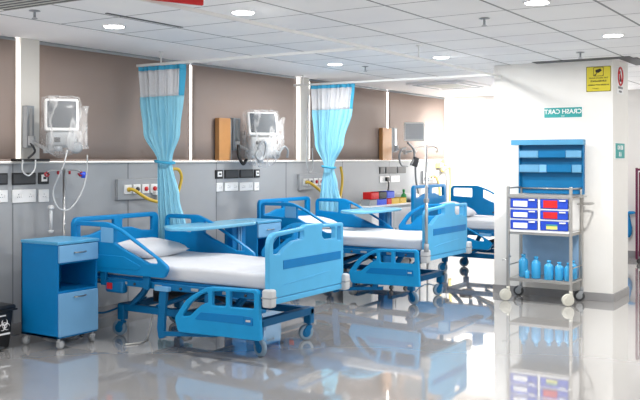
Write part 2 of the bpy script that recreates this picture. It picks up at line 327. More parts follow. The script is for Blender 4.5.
def hospital_bed(loc, label, dz=0.0, headlift=0.0, near_foot_down=True):
    t = thing('hospital_bed', label, 'bed', (loc[0],loc[1],0), 0, 'blue hospital beds standing head to the window wall')
    # chassis
    c = MB()
    for sx in (-1,1): c.box((sx*.33-.025+.06,-.76,.21), (sx*.33+.025+.06,.68,.268))
    c.box((-.30,-.79,.21), (.43,-.725,.268)); c.box((-.30,.62,.21), (.42,.68,.268))
    c.box((-.27,-.05,.215), (.39,.01,.26))
    c.build('chassis', M['frame'], t)
    for sx in (-1,1):
        for y in (-.755,.64):
            l = MB().box((sx*.345+.03,y-.035,.135), (sx*.345+.09,y+.035,.262), bev=.008).build('leg', M['frame'], t)
    for sx, y, yaw in ((-1,-.755,2.9),(1,-.755,1.1),(-1,.64,.2),(1,.64,.5)):
        caster(t, sx*.345+.06, y, .15, .064, .034, M['frame'], M['wheelgrey'], M['frame'], yaw)
    # lifting arms and motors
    a = MB()
    for sx in (-1,1):
        for y0, y1 in ((.56,.34),(-.42,-.66)):
            a.tube([(sx*.27,y0,.25), (sx*.27,(y0+y1)/2-.02,.36), (sx*.27,y1,.475+dz)], .028, seg=6, smooth=False)
        a.tube([(sx*.24,.30,.26), (sx*.24,.02,.36+dz/2), (sx*.24,-.3,.47+dz)], .02, seg=6, smooth=False)
    a.cyl((-.3,.34,.46+dz), (.3,.34,.46+dz), .018); a.cyl((-.3,-.66,.46+dz), (.3,-.66,.46+dz), .018)
    a.build('lift_arm', M['frame'], t)
    m = MB(); m.cyl((.05,.45,.30), (.05,-.05,.40+dz), .022); m.box((-.02,.40,.25), (.13,.56,.36), bev=.015); m.cyl((-.12,-.5,.30), (-.12,-.15,.40+dz), .022); m.box((-.19,-.62,.25), (-.05,-.46,.35), bev=.015)
    m.build('lift_motor', M['dark'], t)
    # deck
    d = MB()
    for sx in (-1,1): d.box((sx*.47-.02,-.97,.455+dz), (sx*.47+.02,.93,.505+dz))
    for y in (-.95,-.6,-.25,.1,.45,.9): d.box((-.46,y-.02,.46+dz), (.46,y+.02,.50+dz))
    d.box((-.455,-.96,.505+dz), (.455,.94,.525+dz), bev=.004)
    d.build('deck_frame', M['frame'], t)
    for y in (.70,.42,.05,-.32,-.62): MB().box((-.497,y-.035,.47+dz), (-.488,y+.035,.49+dz), bev=.002).build('deck_latch', M['grey2'], t)
    for y in (.78,.60,.30,-.18,-.48,-.8): MB().cyl((-.488,y,.478+dz), (-.502,y,.478+dz), .010, seg=10).build('deck_knob', M['dark'], t)
    # control box with emergency lever
    b = MB().box((-.525,.40,.395+dz), (-.46,.60,.50+dz), bev=.02).build('control_box', M['frame'], t)
    MB().box((-.535,.515,.425+dz), (-.522,.57,.475+dz), bev=.004).build('emergency_button', M['red'], b)
    MB().box((-.53,-.08,.45+dz), (-.485,.06,.485+dz), bev=.006).build('handset_holder', M['insert'], t)
    # brackets carrying the rails
    for sx in (-1,1):
        q = MB()
        if sx < 0 and not near_foot_down: q.bm.free(); continue
        if sx < 0:
            q.plate([(-.02,.09),(.04,.075,.02),(.055,.16),(.03,.46),(-.045,.46),(-.02,.2)], thick=.03, bevel=.005, mx=MYZ(sx*.49), rr=.01)
            q.plate([(-.02,.105),(-.02,.14),(-.55,.19),(-.55,.155)], thick=.025, bevel=.004, mx=MYZ(sx*.505))
            q.box((sx*.515-.01,-.50,.17), (sx*.515+.01,-.44,.46), bev=.004)
        else:
            for y in (-.72,-.42): MB().plate([(y-.02,.45),(y+.02,.45),(y+.02,.60+dz),(y-.02,.60+dz)], thick=.022, bevel=.004, mx=MYZ(sx*.515)).build('rail_bracket', M['frame'], t)
        for y in (.15,.62): MB().plate([(y-.025,.45),(y+.025,.45),(y+.04,.60+dz+headlift),(y-.04,.60+dz+headlift)], thick=.022, bevel=.004, mx=MYZ(sx*.515)).build('rail_bracket', M['frame'], t)
        if sx < 0: q.build('rail_linkage', M['frame'], t)
    MB().tube(smooth_path([(-.30,.98,.44+dz),(-.44,1.0,.33),(-.42,.95,.22),(-.30,.86,.17),(-.18,.70,.24),(-.1,.55,.30)], 6), .009).build('supply_cable', M['frame'], t)
    # low brake linkage with its pedal
    z = MB(); z.box((-.30,-.10,.10), (.28,-.06,.125)); z.box((-.30,-.09,.11), (-.26,-.07,.22)); z.box((.24,-.09,.11), (.28,-.07,.22)); z.build('brake_bar', M['frame'], t)
    MB().cyl((-.34,-.085,.075), (-.28,-.085,.075), .032).build('brake_roller', M['grey2'], t)
    # head and foot boards with corner bumpers
    for foot in (True, False):
        o_, h_ = board_loops(foot)
        y = -1.005 if foot else 1.0
        bd = MB().plate(o_, h_, .042, .010, MXZ(0)).build('footboard' if foot else 'headboard', M['bedlight' if foot else 'bed'], t, (0,y,dz+(0 if foot else headlift)))
        if foot:
            MB().plate([(-.345,.668),(-.345,.733),(.455,.733),(.455,.668)], thick=.006, bevel=.001, mx=MXZ(-.0215)).build('dark_insert', M['stripe'], bd)
            MB().plate([(-.35,.555),(-.10,.578,.1),(.25,.592,.1),(.30,.590),(.02,.565,.1)], thick=.008, bevel=.003, mx=MXZ(-.0215)).build('moulded_rib', M['bedlight'], bd)
        MB().box((-.50,y-.02,.425+dz), (.50,y+.025,.468+dz), bev=.008).build('end_beam', M['bedlight' if foot else 'bed'], t)
        for sx in (-1,1):
            bx = MB().box((sx*.51-.038,y-.058,.415+dz), (sx*.51+.038,y+.026,.545+dz), bev=.018, seg=3).build('corner_bumper', M['grey'], t)
            MB().box((sx*.51-.039,y-.059,.478+dz), (sx*.51+.039,y+.027,.490+dz), bev=.002).build('bumper_ring', M['grey2'], bx)
    side_rail(t, -1, 'head', dz+headlift if near_foot_down else dz-.27); side_rail(t, 1, 'head', dz+headlift)
    side_rail(t, -1, 'foot', dz); side_rail(t, 1, 'foot', dz+.40)
    # mattress with a fitted sheet
    bm = bmesh.new(); bmesh.ops.create_cube(bm, size=1)
    for v in bm.verts: v.co = Vector((v.co.x*.925, v.co.y*1.90, v.co.z*.115))
    bmesh.ops.bevel(bm, geom=bm.edges[:], offset=.028, segments=3, profile=.5, affect='EDGES')
    bmesh.ops.subdivide_edges(bm, edges=[e for e in bm.edges if e.calc_length() > .3], cuts=24, use_grid_fill=True)
    for v in bm.verts:
        n = noise.noise(Vector((v.co.x*5, v.co.y*2.2, v.co.z*4+loc[0])))
        v.co += Vector((0.006*n, 0, .006*n if v.co.z > 0 else 0))
        if v.co.z > 0: v.co.z += .004*math.sin(v.co.y*9+v.co.x*3)
    q = MB().merge(bm, smooth=True)
    q.build('mattress', M['sheet'], t, (0,-.01,.5835+dz))
    return t

bed_labels = ['blue hospital bed nearest the camera, beside the tall blue locker, side rail lowered',
 'blue hospital bed in the middle, with the tall drip pole at its foot corner',
 'blue hospital bed farthest back, partly hidden by the white column']
hospital_bed((5.535,4.66), bed_labels[0])
hospital_bed((8.23,4.74), bed_labels[1], dz=.04)
hospital_bed((10.70,4.10), bed_labels[2], dz=.06, headlift=.08, near_foot_down=False)

def pillow(loc, rz, tilt, label):
    bm = bmesh.new(); n = 22; W, D, H = .60, .40, .13
    g = []
    for side in (1,-1):
        rows = []
        for i in range(n+1):
            row = []
            for j in range(n+1):
                a, b = 2*i/n-1, 2*j/n-1
                pinch = 1-.09*(1-abs(b)**2)*abs(a)**3 ; pinch2 = 1-.10*(1-abs(a)**2)*abs(b)**3
                h = (max(0,1-a**4)*max(0,1-b**4))**.5
                zz = side*h*H/2*(1+.10*noise.noise(Vector((a*2.2,b*2.2,loc[0]))))
                row.append(bm.verts.new((a*W/2*pinch, b*D/2*pinch2, zz)))
            rows.append(row)
        for i in range(n):
            for j in range(n):
                f = (rows[i][j], rows[i+1][j], rows[i+1][j+1], rows[i][j+1]); bm.faces.new(f if side > 0 else f[::-1])
    bmesh.ops.remove_doubles(bm, verts=bm.verts[:], dist=.0004)
    o = MB().merge(bm, smooth=True).build('pillow', M['pillow'], None, loc); o.rotation_euler = (tilt, 0, rz)
    return tag(o, label, 'pillow', 'white pillows on the hospital beds')
pillow((5.52,5.25,.708), .12, .12, 'white pillow on the bed nearest the camera')
pillow((8.22,5.38,.748), -.05, .12, 'white pillow on the middle bed, seen through its side rail')
pillow((10.70,4.70,.800), .1, .35, 'white pillow propped on the farthest bed by the column')

# ------------------------------------------------------------------ lockers and over-bed tables
def locker(loc, label):
    W, D = .41, .43
    t = thing('bedside_locker', label, 'bedside locker', (loc[0],loc[1],0), 0, 'blue bedside lockers on castors')
    c = MB()
    c.box((-W/2,-D/2+.012,.085), (-W/2+.018,D/2,.805), bev=.002); c.box((W/2-.018,-D/2+.012,.085), (W/2,D/2,.805), bev=.002)
    c.box((-W/2,D/2-.015,.085), (W/2,D/2,.805), bev=.002); c.box((-W/2,-D/2+.012,.085), (W/2,D/2,.105), bev=.002)
    c.box((-W/2+.01,-D/2+.014,.430), (W/2-.01,D/2-.01,.446), bev=0); c.box((-W/2+.01,-D/2+.014,.655), (W/2-.01,D/2-.01,.668), bev=0)
    c.build('carcass', M['lockd'], t)
    MB().box((-W/2-.006,-D/2-.004,.805), (W/2+.006,D/2+.004,.830), bev=.006).build('top_board', M['lockt'], t)
    for nm, z0, z1 in (('drawer',.668,.800),('door',.100,.430)):
        d = MB().box((-W/2+.008,-D/2-.004,z0), (W/2-.008,-D/2+.012,z1), bev=.003).build(nm, M['lockl'], t)
        zz = (z0+z1)/2+.005 if nm == 'drawer' else z1-.035
        h = MB().tube(smooth_path([(-.05,-D/2-.002,zz), (-.045,-D/2-.026,zz), (.045,-D/2-.026,zz), (.05,-D/2-.002,zz)], 5), .006)
        h.build('handle', M['chrome'], d)
    for sx in (-1,1):
        for sy in (-1,1): caster(t, sx*(W/2-.035), sy*(D/2-.035), .09, .033, .030, M['grey'], M['grey2'], M['grey'], .6*sx+sy)
locker((4.768,5.505), 'blue bedside locker with pale door and drawer, beside the waste bin')
locker((7.335,5.52), 'blue bedside locker between the nearest bed and the middle bed')

def overbed_table(loc, label, rz, z=.88, L=1.02):
    t = thing('overbed_table', label, 'overbed table', (loc[0],loc[1],0), rz, 'over-bed tables')
    o = [(-L/2,-.02,.10),(-L/2+.12,-.19,.2),(0,-.215,.9),(L/2-.10,-.19,.2),(L/2,-.04,.1),(L/2,.14,.08),(L/2-.08,.20,.1),(-L/2+.14,.20,.2)]
    MB().plate(o, (), .030, .010, MXY(z)).build('table_top', M['table'], t)
    c = MB(); c.box((L/2-.27,-.03,.10), (L/2-.06,.05,.56), bev=.008); c.box((L/2-.26,-.025,.5), (L/2-.20,.045,z-.016), bev=.006); c.box((L/2-.13,-.025,.5), (L/2-.07,.045,z-.016), bev=.006); c.box((L/2-.20,-.015,.5), (L/2-.13,.035,z-.016), bev=.003)
    c.build('column', M['lockd'], t)
    p = MB(); p.cyl((L/2-.18,-.032,.45), (L/2-.18,-.032,z-.02), .008, seg=8); p.cyl((L/2-.15,-.032,.45), (L/2-.15,-.032,z-.02), .008, seg=8); p.build('guide_rod', M['insert'], t)
    b = MB(); b.box((-L/2+.55,-.25,.062), (L/2-.05,-.19,.10)); b.box((-L/2+.55,.19,.062), (L/2-.05,.25,.10)); b.box((L/2-.21,-.24,.062), (L/2-.12,.24,.11)); b.build('base', M['frame'], t)
    for x in (-L/2+.60, L/2-.09):
        for y in (-.22,.22): caster(t, x, y, .07, .026, .02, M['grey2'], M['dark'], M['grey2'], 1.2)
overbed_table((5.99,4.98), 'pale blue over-bed table across the nearest bed, in front of the locker', -.02, L=1.08)
overbed_table((8.62,4.83), 'pale blue over-bed table across the middle bed, before the white side table', -.02, z=.885, L=1.02)

# ------------------------------------------------------------------ waste bin
t = thing('waste_bin', 'black pedal waste bin with white biohazard symbol on the floor at the wall', 'waste bin', (4.27,5.80,0))
bm = bmesh.new(); bmesh.ops.create_cube(bm, size=1)
for v in bm.verts:
    k = 1.0 if v.co.z > 0 else .86
    v.co = Vector((v.co.x*.34*k, v.co.y*.30*k, (v.co.z+.5)*.30))
bmesh.ops.bevel(bm, geom=bm.edges[:], offset=.018, segments=3, profile=.5, affect='EDGES')
MB().merge(bm).build('bin_body', M['black'], t, (0,0,.004))
MB().box((-.185,-.165,.300), (.185,.165,.345), bev=.02, seg=3).box((-.19,-.17,.298), (.19,.17,.312), bev=.005).build('lid', M['black'], t)
MB().box((-.06,-.185,.02), (.06,-.12,.035), bev=.005).build('pedal', M['dark'], t)
def biohazard(mx, s):
    m = MB()
    for k in range(3):
        a = PI/2+k*2*PI/3; cx, cy = math.cos(a)*s*.42, math.sin(a)*s*.42
        arc = [(cx+math.cos(a+u)*s*.46, cy+math.sin(a+u)*s*.46, 0) for u in [(-2.45+4.9*i/16)+PI*0 for i in range(17)] if abs(u) < 9]
        arc = [(cx+math.cos(a+PI+u)*s*.40, cy+math.sin(a+PI+u)*s*.40, 0) for u in [.55+(2*PI-1.1)*i/18 for i in range(19)]]
        arc = [(cx-(x-cx), cy-(y-cy), 0) for x, y, _ in arc]
        m.tube([mx @ Vector(p) for p in arc], [s*.02+s*.07*math.sin(PI*i/18) for i in range(19)], seg=6)
    m.tube([mx @ Vector((math.cos(u)*s*.36, math.sin(u)*s*.36, 0)) for u in [2*PI*i/20 for i in range(21)]], s*.045, seg=6)
    return m
tl = .06
MX = Matrix.Translation((.172-.010,0.02,.205)) @ Matrix.Rotation(PI/2, 4, 'Z') @ Matrix.Rotation(PI/2, 4, 'X')
biohazard(MX, .055).build('biohazard_symbol', M['signw'], t)
# the camera sees the face turned to -y as well
MX = Matrix.Translation((.085,-.1475,.19)) @ Matrix.Rotation(PI/2, 4, 'X')
g = biohazard(MX, .06); g.box((.035,-.149,.118), (.135,-.1465,.132), bev=0); g.build('biohazard_symbol', M['signw'], t)
MB().box((.02,-.156,.262), (.09,-.152,.272), bev=0).build('maker_label', M['signw'], t)

# ------------------------------------------------------------------ wall services
def socket_plate(x0, x1, z0, z1, style, label):
    t = thing('socket_plate', label, 'socket plate', ((x0+x1)/2, WY, (z0+z1)/2), 0, 'socket and blank plates on the window wall')
    w, h = (x1-x0)/2, (z1-z0)/2
    dark = style in ('blank','blacksocket')
    MB().box((-w,-.012,-h), (w,0,h), bev=.004).build('cover_plate', M['black' if dark else 'white'], t)
    b = MB()
    if style == 'blank':
        b.box((-w*.9,-.015,-h*.75), (w*.9,-.011,h*.75), bev=.002)
        b.build('blank_module', M['dark'], t)
    elif style == 'blacksocket':
        b.box((-w*.55,-.02,-h*.55), (w*.55,-.011,h*.65), bev=.003); b.build('socket_module', M['white'], t)
        MB().box((-w*.25,-.023,-h*.15), (w*.3,-.019,h*.25), bev=.001).build('socket_hole', M['black'], t)
    else:
        n = 2 if style == 'double' else 1
        for i in range(n):
            c = -w+(2*i+1)*w/n
            b = MB()
            for dx, dz in ((0,.014),(-.010,-.008),(.010,-.008)): b.cyl((c+dx,-.0125,dz), (c+dx,-.0145,dz), .004, seg=8)
            b.build('socket_hole', M['grey2'], t)
            MB().box((c+w/n*.45,-.017,-.014), (c+w/n*.45+.018,-.011,.014), bev=.001).build('switch', M['white'], t)
    return t
A = [(4.45,4.70,1.255,1.35,'blank','black blank plate cut by the left picture edge, over the waste bin'),(4.745,4.985,1.25,1.35,'blank','wide black blank plate above the double socket, left of the locker'),(5.015,5.125,1.25,1.35,'blacksocket','small black plate with white socket, above the bedside locker'),
     (4.45,4.70,1.11,1.21,'double','white socket plate cut by the left picture edge, over the waste bin'),(4.745,4.985,1.10,1.21,'double','white double socket under the wide black plate, left of the locker'),(5.015,5.125,1.095,1.205,'single','small white socket plate just above the bedside locker'),
     (7.38,7.51,1.25,1.345,'blacksocket','small black plate with white socket, leftmost of the middle group'),(7.54,7.79,1.25,1.345,'blank','wide black blank plate, second in the middle group under the oak box'),(7.81,8.06,1.25,1.345,'blank','wide black blank plate, third in the middle group under the ventilator'),(8.08,8.185,1.25,1.345,'blacksocket','small black plate with white socket, rightmost of the middle group'),
     (7.40,7.505,1.11,1.205,'blankw','small white plate, leftmost in the lower middle row'),(7.54,7.775,1.11,1.205,'double','white double socket, second in the lower middle row'),(7.805,8.05,1.105,1.20,'double','white double socket, third in the lower middle row'),(8.08,8.17,1.10,1.195,'single','small white socket plate, rightmost in the lower middle row'),
     (11.08,11.22,1.25,1.35,'blank','small black plate at the left of the far group, under the oak panel'),(11.26,11.58,1.25,1.35,'blank','wide black plate in the middle of the far group'),(11.62,11.90,1.25,1.35,'blank','black plate at the right of the far group'),
     (11.08,11.375,1.12,1.215,'double','white double socket with black plug on the far wall group'),(11.42,11.70,1.12,1.215,'double','white double socket right of the black plug, far group')]
for a in A: socket_plate(*a)
o = MB().box((11.22,WY-.05,1.14), (11.31,WY-.015,1.20), bev=.012).tube(smooth_path([(11.265,WY-.04,1.15),(11.27,WY-.05,1.08),(11.26,WY-.03,.9),(11.27,WY-.02,.6)]), .010).build('power_plug', M['black']); tag(o, 'black plug and cord in the white socket behind the side table', 'plug')

def gas_panel(x0, x1, n, label):
    t = thing('gas_outlet_panel', label, 'gas outlet panel', ((x0+x1)/2, WY, 1.175), 0, 'medical gas outlet panels on the window wall')
    w = (x1-x0)/2
    MB().box((-w,-.03,-.10), (w,0,.10), bev=.006).build('back_box', M['dado'], t)
    MB().box((-w,-.0302,-.10), (-w+.008,-.028,.10), bev=0).build('edge_trim', M['seam'], t)  # darker strip down the left edge of the box front
    for i in range(n):
        x = -w+.13+i*.118
        o = MB().box((x-.048,-.046,-.045), (x+.048,-.03,.045), bev=.006).build('outlet', M['white'], t)
        MB().lathe([(.022,0),(.022,.012),(.012,.014)], (x,-.060,0), None, 14, 'Y').build('outlet_socket', M['yellow' if i == 0 else 'red' if i > 1 else 'dark'], o)
        o.children[0].scale = (1,1,1)
gas_panel(5.91,6.53,4,'grey medical gas panel with a yellow hose, beside the first curtain')
gas_panel(8.97,9.55,4,'grey medical gas panel with a yellow hose, left of the second curtain')
gas_panel(12.45,13.05,4,'grey medical gas panel at the far bright end of the wall')
def hose(pts, r, m, label, cat='hose', group=None, name='gas_hose'):
    return tag(MB().tube(smooth_path(pts, 7), r).build(name, m), label, cat, group)
hose([(6.03,6.01,1.175),(6.06,5.97,1.17),(6.22,5.94,1.08),(6.42,5.92,1.035),(6.60,5.95,1.05),(6.70,5.98,1.15),(6.73,5.97,1.28),(6.68,5.97,1.36),(6.58,5.98,1.36)], .016, M['yellow'], 'yellow gas hose looping from the panel behind the first curtain')
hose([(9.08,6.01,1.18),(9.13,5.97,1.16),(9.35,5.94,1.04),(9.55,5.93,.93),(9.75,5.95,.90),(9.86,5.97,1.05),(9.90,5.98,1.22),(9.86,5.98,1.36)], .018, M['yellow'], 'yellow gas hose running behind the second curtain')
hose([(12.55,6.0,1.18),(12.7,5.96,1.2),(12.85,5.95,1.05),(12.9,5.96,.8),(12.9,5.97,.5)], .022, M['paleyellow'], 'pale yellow hose hanging low beside the far grey pole')
hose([(13.05,5.99,1.27),(13.2,5.96,1.34),(13.3,5.95,1.25),(13.3,5.95,.9),(13.28,5.96,.5)], .03, M['paleyellow'], 'thicker pale yellow hose at the far corner of the wall')
o = MB().box((12.95,5.98,1.32), (13.38,6.06,1.40), bev=.01).box((13.1,5.95,1.36), (13.2,6.02,1.46), bev=.01).build('hose_bracket', M['paleyellow']); tag(o, 'pale yellow bracket holding the far corner hoses', 'bracket')
o = MB().cyl((12.40,5.94,0), (12.40,5.94,1.42), .016).box((12.36,5.90,1.12), (12.44,5.98,1.18), bev=.01).build('suction_pole', M['grey2']); tag(o, 'short grey pole standing by the far gas panel', 'pole')
tag(MB().box((6.37,5.98,1.11),(6.47,6.036,1.15),bev=.01).box((6.44,5.99,1.13),(6.49,6.035,1.20),bev=.01).cyl((6.41,6.0,1.12),(6.41,6.0,1.00),.006).build('flow_meter', M['white']), 'small white flow meter on the gas panel beside the first curtain', 'flow meter')

# rails and wood boxes
def vent_rail(x0, x1, z0, z1, label):
    t = thing('ventilator_rail', label, 'wall rail', ((x0+x1)/2, 6.03, z0), 0, 'vertical grey rails that carry the ventilator arms')
    w = (x1-x0)/2; h = z1-z0
    MB().box((-w,-.005,0), (w,.055,h), bev=.004).build('channel', M['grey2'], t)
    MB().box((-w*.35,-.009,.02), (w*.35,-.003,h-.02), bev=.002).build('slot', M['chrome'], t)
vent_rail(4.865,4.94,1.56,1.915,'grey vertical rail on the first white pillar, left of the first ventilator')
vent_rail(7.65,7.77,1.56,1.92,'grey vertical rail beside the oak box, left of the middle ventilator')
vent_rail(11.45,11.55,1.56,1.92,'grey vertical rail beside the far oak box')
for x0, x1, lb in ((7.40,7.60,'upright oak box against the blind, left of the middle ventilator'),(11.10,11.38,'upright oak box against the blind in the far bay')):
    t = thing('oak_box', lb, 'wooden box', ((x0+x1)/2, 6.0, 1.446), 0, 'upright oak boxes on the sill')
    MB().box((-(x1-x0)/2,.025,0), ((x1-x0)/2,.085,.465), bev=.004).build('box_body', M['wood'], t)
    MB().box(((x1-x0)/2,.03,.01), ((x1-x0)/2+.02,.08,.455), bev=.002).build('side_strip', M['grey2'], t)

# ------------------------------------------------------------------ ventilators wrapped in film
def blob(pts_r, seed, amp=.02, seg=28):
    """lathe like bag: rings (z, rx, ry, cx, cy)"""
    bm = bmesh.new(); rings = []
    for z, rx, ry, cx, cy in pts_r:
        ring = []
        for k in range(seg):
            a = 2*PI*k/seg; e = 2/3.2
            x = abs(math.cos(a))**e*math.copysign(1, math.cos(a)); y = abs(math.sin(a))**e*math.copysign(1, math.sin(a))
            n = noise.noise(Vector((x*4, y*4, z*14+seed)))
            ring.append(bm.verts.new((cx+x*(rx+amp*n), cy+y*(ry+amp*n), z+amp*.4*n)))
        rings.append(ring)
    for r0, r1 in zip(rings, rings[1:]):
        for k in range(seg): bm.faces.new((r0[k], r0[(k+1)%seg], r1[(k+1)%seg], r1[k]))
    bm.faces.new(rings[0][::-1]); bm.faces.new(rings[-1])
    return bm
def ventilator(loc, rz, label, wall, sc=1.0, tilt=.12, wide=.155, bag=True, low=0.0):
    t = thing('ventilator', label, 'ventilator', loc, rz, 'ventilators on wall arms under plastic covers')
    W, H = wide, .135
    hd = MB()
    T = Matrix.Translation((0,0,.30)) @ Matrix.Rotation(-tilt, 4, 'X')
    hd.plate([(-W,-H),(W,-H),(W,H),(-W,H)], thick=.07, bevel=.014, mx=T @ MXZ(0), rr=.025)
    hd.box((-W*.8,.02,-H*.8), (W*.8,.12,H*.75), bev=.03, mx=T)
    head = hd.build('monitor_casing', M['white'], t)
    MB().plate([(-W*.84,-H*.80),(W*.84,-H*.80),(W*.84,H*.84),(-W*.84,H*.84)], thick=.004, bevel=.0, mx=T @ MXZ(-.036), rr=.008).build('screen', M['screen' if bag else 'grey'], head)
    b = MB(); b.box((-W*.85,-.05,.03-low*.8), (W*.9,.14,.165), bev=.035, seg=3); b.cyl((-.03,-.02,.0-low), (-.03,-.02,.04-low*.7), .035)
    if bag: b.build('breathing_unit', M['grey2' if not low else 'grey'], t)
    else: b.bm.free()
    if bag:
        d = MB(); d.lathe([(.03,-.01),(.05,0),(.05,.03),(.03,.04)], (W*.85,-.05,.03-low*.5), None, 16, 'Y'); d.build('filter_disc', M['grey2'], t)
        dk = MB(); dk.box((-W*.5,-.056,.075), (-W*.1,-.048,.115), bev=.003); dk.build('control_panel', M['dark'], t)
    if bag:
        rg = [(-.05-low,.04,.03,.0,0),(-.02-low,W*.75,.08,0,.03),(.03-low*.8,W*1.1,.125,0,.04),(.10,W*1.22,.14,.005,.04),(.16,W*1.2,.135,.0,.04),(.20,W*1.14,.13,0,.05),(.30,W*1.16,.145,0,.055),(.40,W*1.15,.135,.005,.06),(.45,W*1.08,.10,.0,.065),(.465,W*.6,.04,0,.06)]
        MB().merge(blob(rg, loc[0], .018), smooth=True).build('plastic_cover', M['film'], t)
        fl = MB(); fl.merge(blob([(.02,.05,.02,W*1.2,0),(.10,.035,.015,W*1.3,0),(.2,.03,.012,W*1.3,0),(.30,.05,.015,W*1.2,0),(.38,.02,.01,W*1.45,0)], loc[0]+3, .014, 14), smooth=True).build('cover_flap', M['film'], t)
    # articulated arm back to the wall rail, in local space
    inv = Matrix.Rotation(-rz, 3, 'Z')
    wv = inv @ (Vector(wall)-Vector(loc))
    mid = wv*.5+Vector((0,0,-.03))
    a = MB(); a.tube([(-.03,.05,.02), mid, wv], .016, seg=8); a.lathe([(.028,-.03),(.028,.03)], mid, None, 14); a.lathe([(.03,-.04),(.03,.04)], wv, None, 14)
    a.build('support_arm', M['grey'], t)
    return t
v1 = ventilator((4.975,5.73,1.53), -.62, 'ventilator with square grey screen under clear film, over the first bed', (4.90,6.01,1.62), wide=.137, tilt=.08)
v2 = ventilator((7.85,5.78,1.55), -.62, 'ventilator with tilted screen under clear film, beside the middle oak box', (7.70,6.01,1.62), wide=.175, tilt=.28, low=.13)
for p in v2.children:
    pass
v3 = ventilator((11.42,5.68,1.56), -1.05, 'white ventilator without cover on a long arm in the far bright bay', (11.50,6.01,1.62), tilt=-.1, wide=.15, bag=False)
def L(o, p): return o.matrix_basis.inverted() @ Vector(p)
bpy.context.view_layer.update()
def tubes(v, name, paths, r, m):
    b = MB()
    for p in paths: b.tube([L(v, q) for q in smooth_path(p, 7)], r)
    return b.build(name, m, v)
tubes(v1, 'breathing_tube', [[(4.94,5.62,1.54),(4.93,5.66,1.40),(4.95,5.80,1.20),(5.0,5.8,1.06),(5.12,5.8,1.04),(5.22,5.78,1.15),(5.27,5.76,1.30),(5.23,5.7,1.5)],
      [(4.72,5.9,1.46),(4.72,5.9,1.37),(4.78,5.9,1.33),(4.84,5.9,1.38),(4.85,5.9,1.46)]], .0065, M['tube'])
tubes(v1, 'power_cord', [[(4.88,6.0,1.60),(4.90,5.97,1.53),(4.84,5.98,1.475)]], .010, M['dark'])
tubes(v2, 'breathing_tube', [[(7.66,5.7,1.56),(7.62,5.7,1.50),(7.68,5.68,1.45),(7.76,5.68,1.50),(7.78,5.68,1.62),(7.72,5.68,1.66),(7.66,5.7,1.58)],[(7.9,5.6,1.5),(7.98,5.58,1.6),(8.06,5.58,1.56),(8.08,5.6,1.48)]], .012, M['grey2'])
tubes(v2, 'power_cord', [[(7.64,5.95,1.62),(7.62,5.93,1.5),(7.66,5.90,1.41),(7.72,5.9,1.46)]], .018, M['black'])
tubes(v3, 'breathing_tube', [[(11.38,5.8,1.62),(11.25,5.8,1.60),(11.18,5.8,1.50),(11.25,5.8,1.38),(11.45,5.8,1.36)],[(11.45,5.8,1.70),(11.62,5.8,1.62),(11.66,5.8,1.5),(11.55,5.8,1.38)],[(11.7,5.8,1.35),(11.72,5.8,1.15),(11.8,5.8,.95)]], .016, M['grey2'])
o = MB().box((-.05,-.015,-.07), (.05,.015,.07), bev=.012).build('handset', M['dark'], None, (11.66,5.78,1.42)); o.rotation_euler = (0,.3,-.5); tag(o, 'dark grey handset hanging on the tubes in the far bay', 'handset')
o = MB().box((4.72,5.92,1.445), (5.02,6.05,1.468), bev=.005).build('sill_tray', M['black']); tag(o, 'flat black tray on the sill under the first ventilator', 'tray')

# drip poles
def iv_pole(x, y, z0, z1, rz, label, hooks='chrome', arm=.17, base=None):
    t = thing('drip_pole', label, 'drip pole', (x,y,0), rz, 'steel drip poles')
    p = MB().cyl((0,0,z0), (0,0,z1), .011, seg=12).cyl((0,0,z0), (0,0,(z0+z1)*.55), .015, seg=12)
    p.build('pole', M['chrome'], t)
    if base == 'socket': MB().cyl((0,0,z0-.02), (0,0,z0+.06), .024).build('socket_sleeve', M['grey2'], t)
    if base == 'feet':
        b = MB()
        for k in range(5):
            a = 2*PI*k/5; b.tube([(0,0,.09),(math.cos(a)*.12,math.sin(a)*.12,.07),(math.cos(a)*.17,math.sin(a)*.17,.045)], .011)
        b.build('foot_star', M['chrome'], t)
        b = MB()
        for k in range(5):
            a = 2*PI*k/5; b.lathe([(.02,-.01),(.025,0),(.02,.01)], (math.cos(a)*.17,math.sin(a)*.17,.025), None, 12, 'Y')
        b.build('castor', M['dark'], t)
    MB().box((-.022,-.02,z0+(z1-z0)*.45), (.022,.02,z0+(z1-z0)*.45+.04), bev=.006).build('clamp', M['grey2'], t)
    for s in (-1,1):
        h = MB().tube(smooth_path([(0,0,z1-.02),(s*arm*.7,0,z1-.015),(s*arm,0,z1-.03),(s*arm*1.08,0,z1-.055),(s*arm,0,z1-.07),(s*arm*.9,0,z1-.055)], 5), .006).build('hook', M['chrome'], t)
        if hooks == 'red':
            MB().tube(smooth_path([(s*arm,0,z1-.03),(s*arm*1.12,0,z1-.045),(s*arm,0,z1-.065),(s*arm*.88,0,z1-.045)], 5), .009).tube([(s*arm*.35,0,z1-.02),(s*arm*.35,0,z1-.05)], .010).build('hook_cap', M['darkred'], h)
    return t
iv_pole(5.115,5.86,.05,1.385,.0,'slim drip pole with red hooks behind the nearest locker','red',.18,'feet')
iv_pole(7.700,3.700,.585,1.60,-.3,'tall drip pole rising from the foot corner of the middle bed','chrome',.15,'socket')
o = MB().cyl((5.33,5.86,1.30), (5.33,5.86,1.355), .018).cyl((5.30,5.86,1.335), (5.37,5.86,1.335), .012).build('tube_connector', M['boxblue']); tag(o, 'small blue tube connector hanging on the red-hooked drip pole', 'connector')
o = MB().cyl((4.968,5.85,.86), (4.968,5.85,1.05), .014).lathe([(.02,0),(.026,.01),(.026,.03),(.014,.04)], (4.968,5.85,1.04)).cyl((4.968,5.85,.845),(4.968,5.85,.87),.022).build('suction_tube', M['tube']); tag(o, 'clear upright tube standing behind the nearest locker top', 'tube')

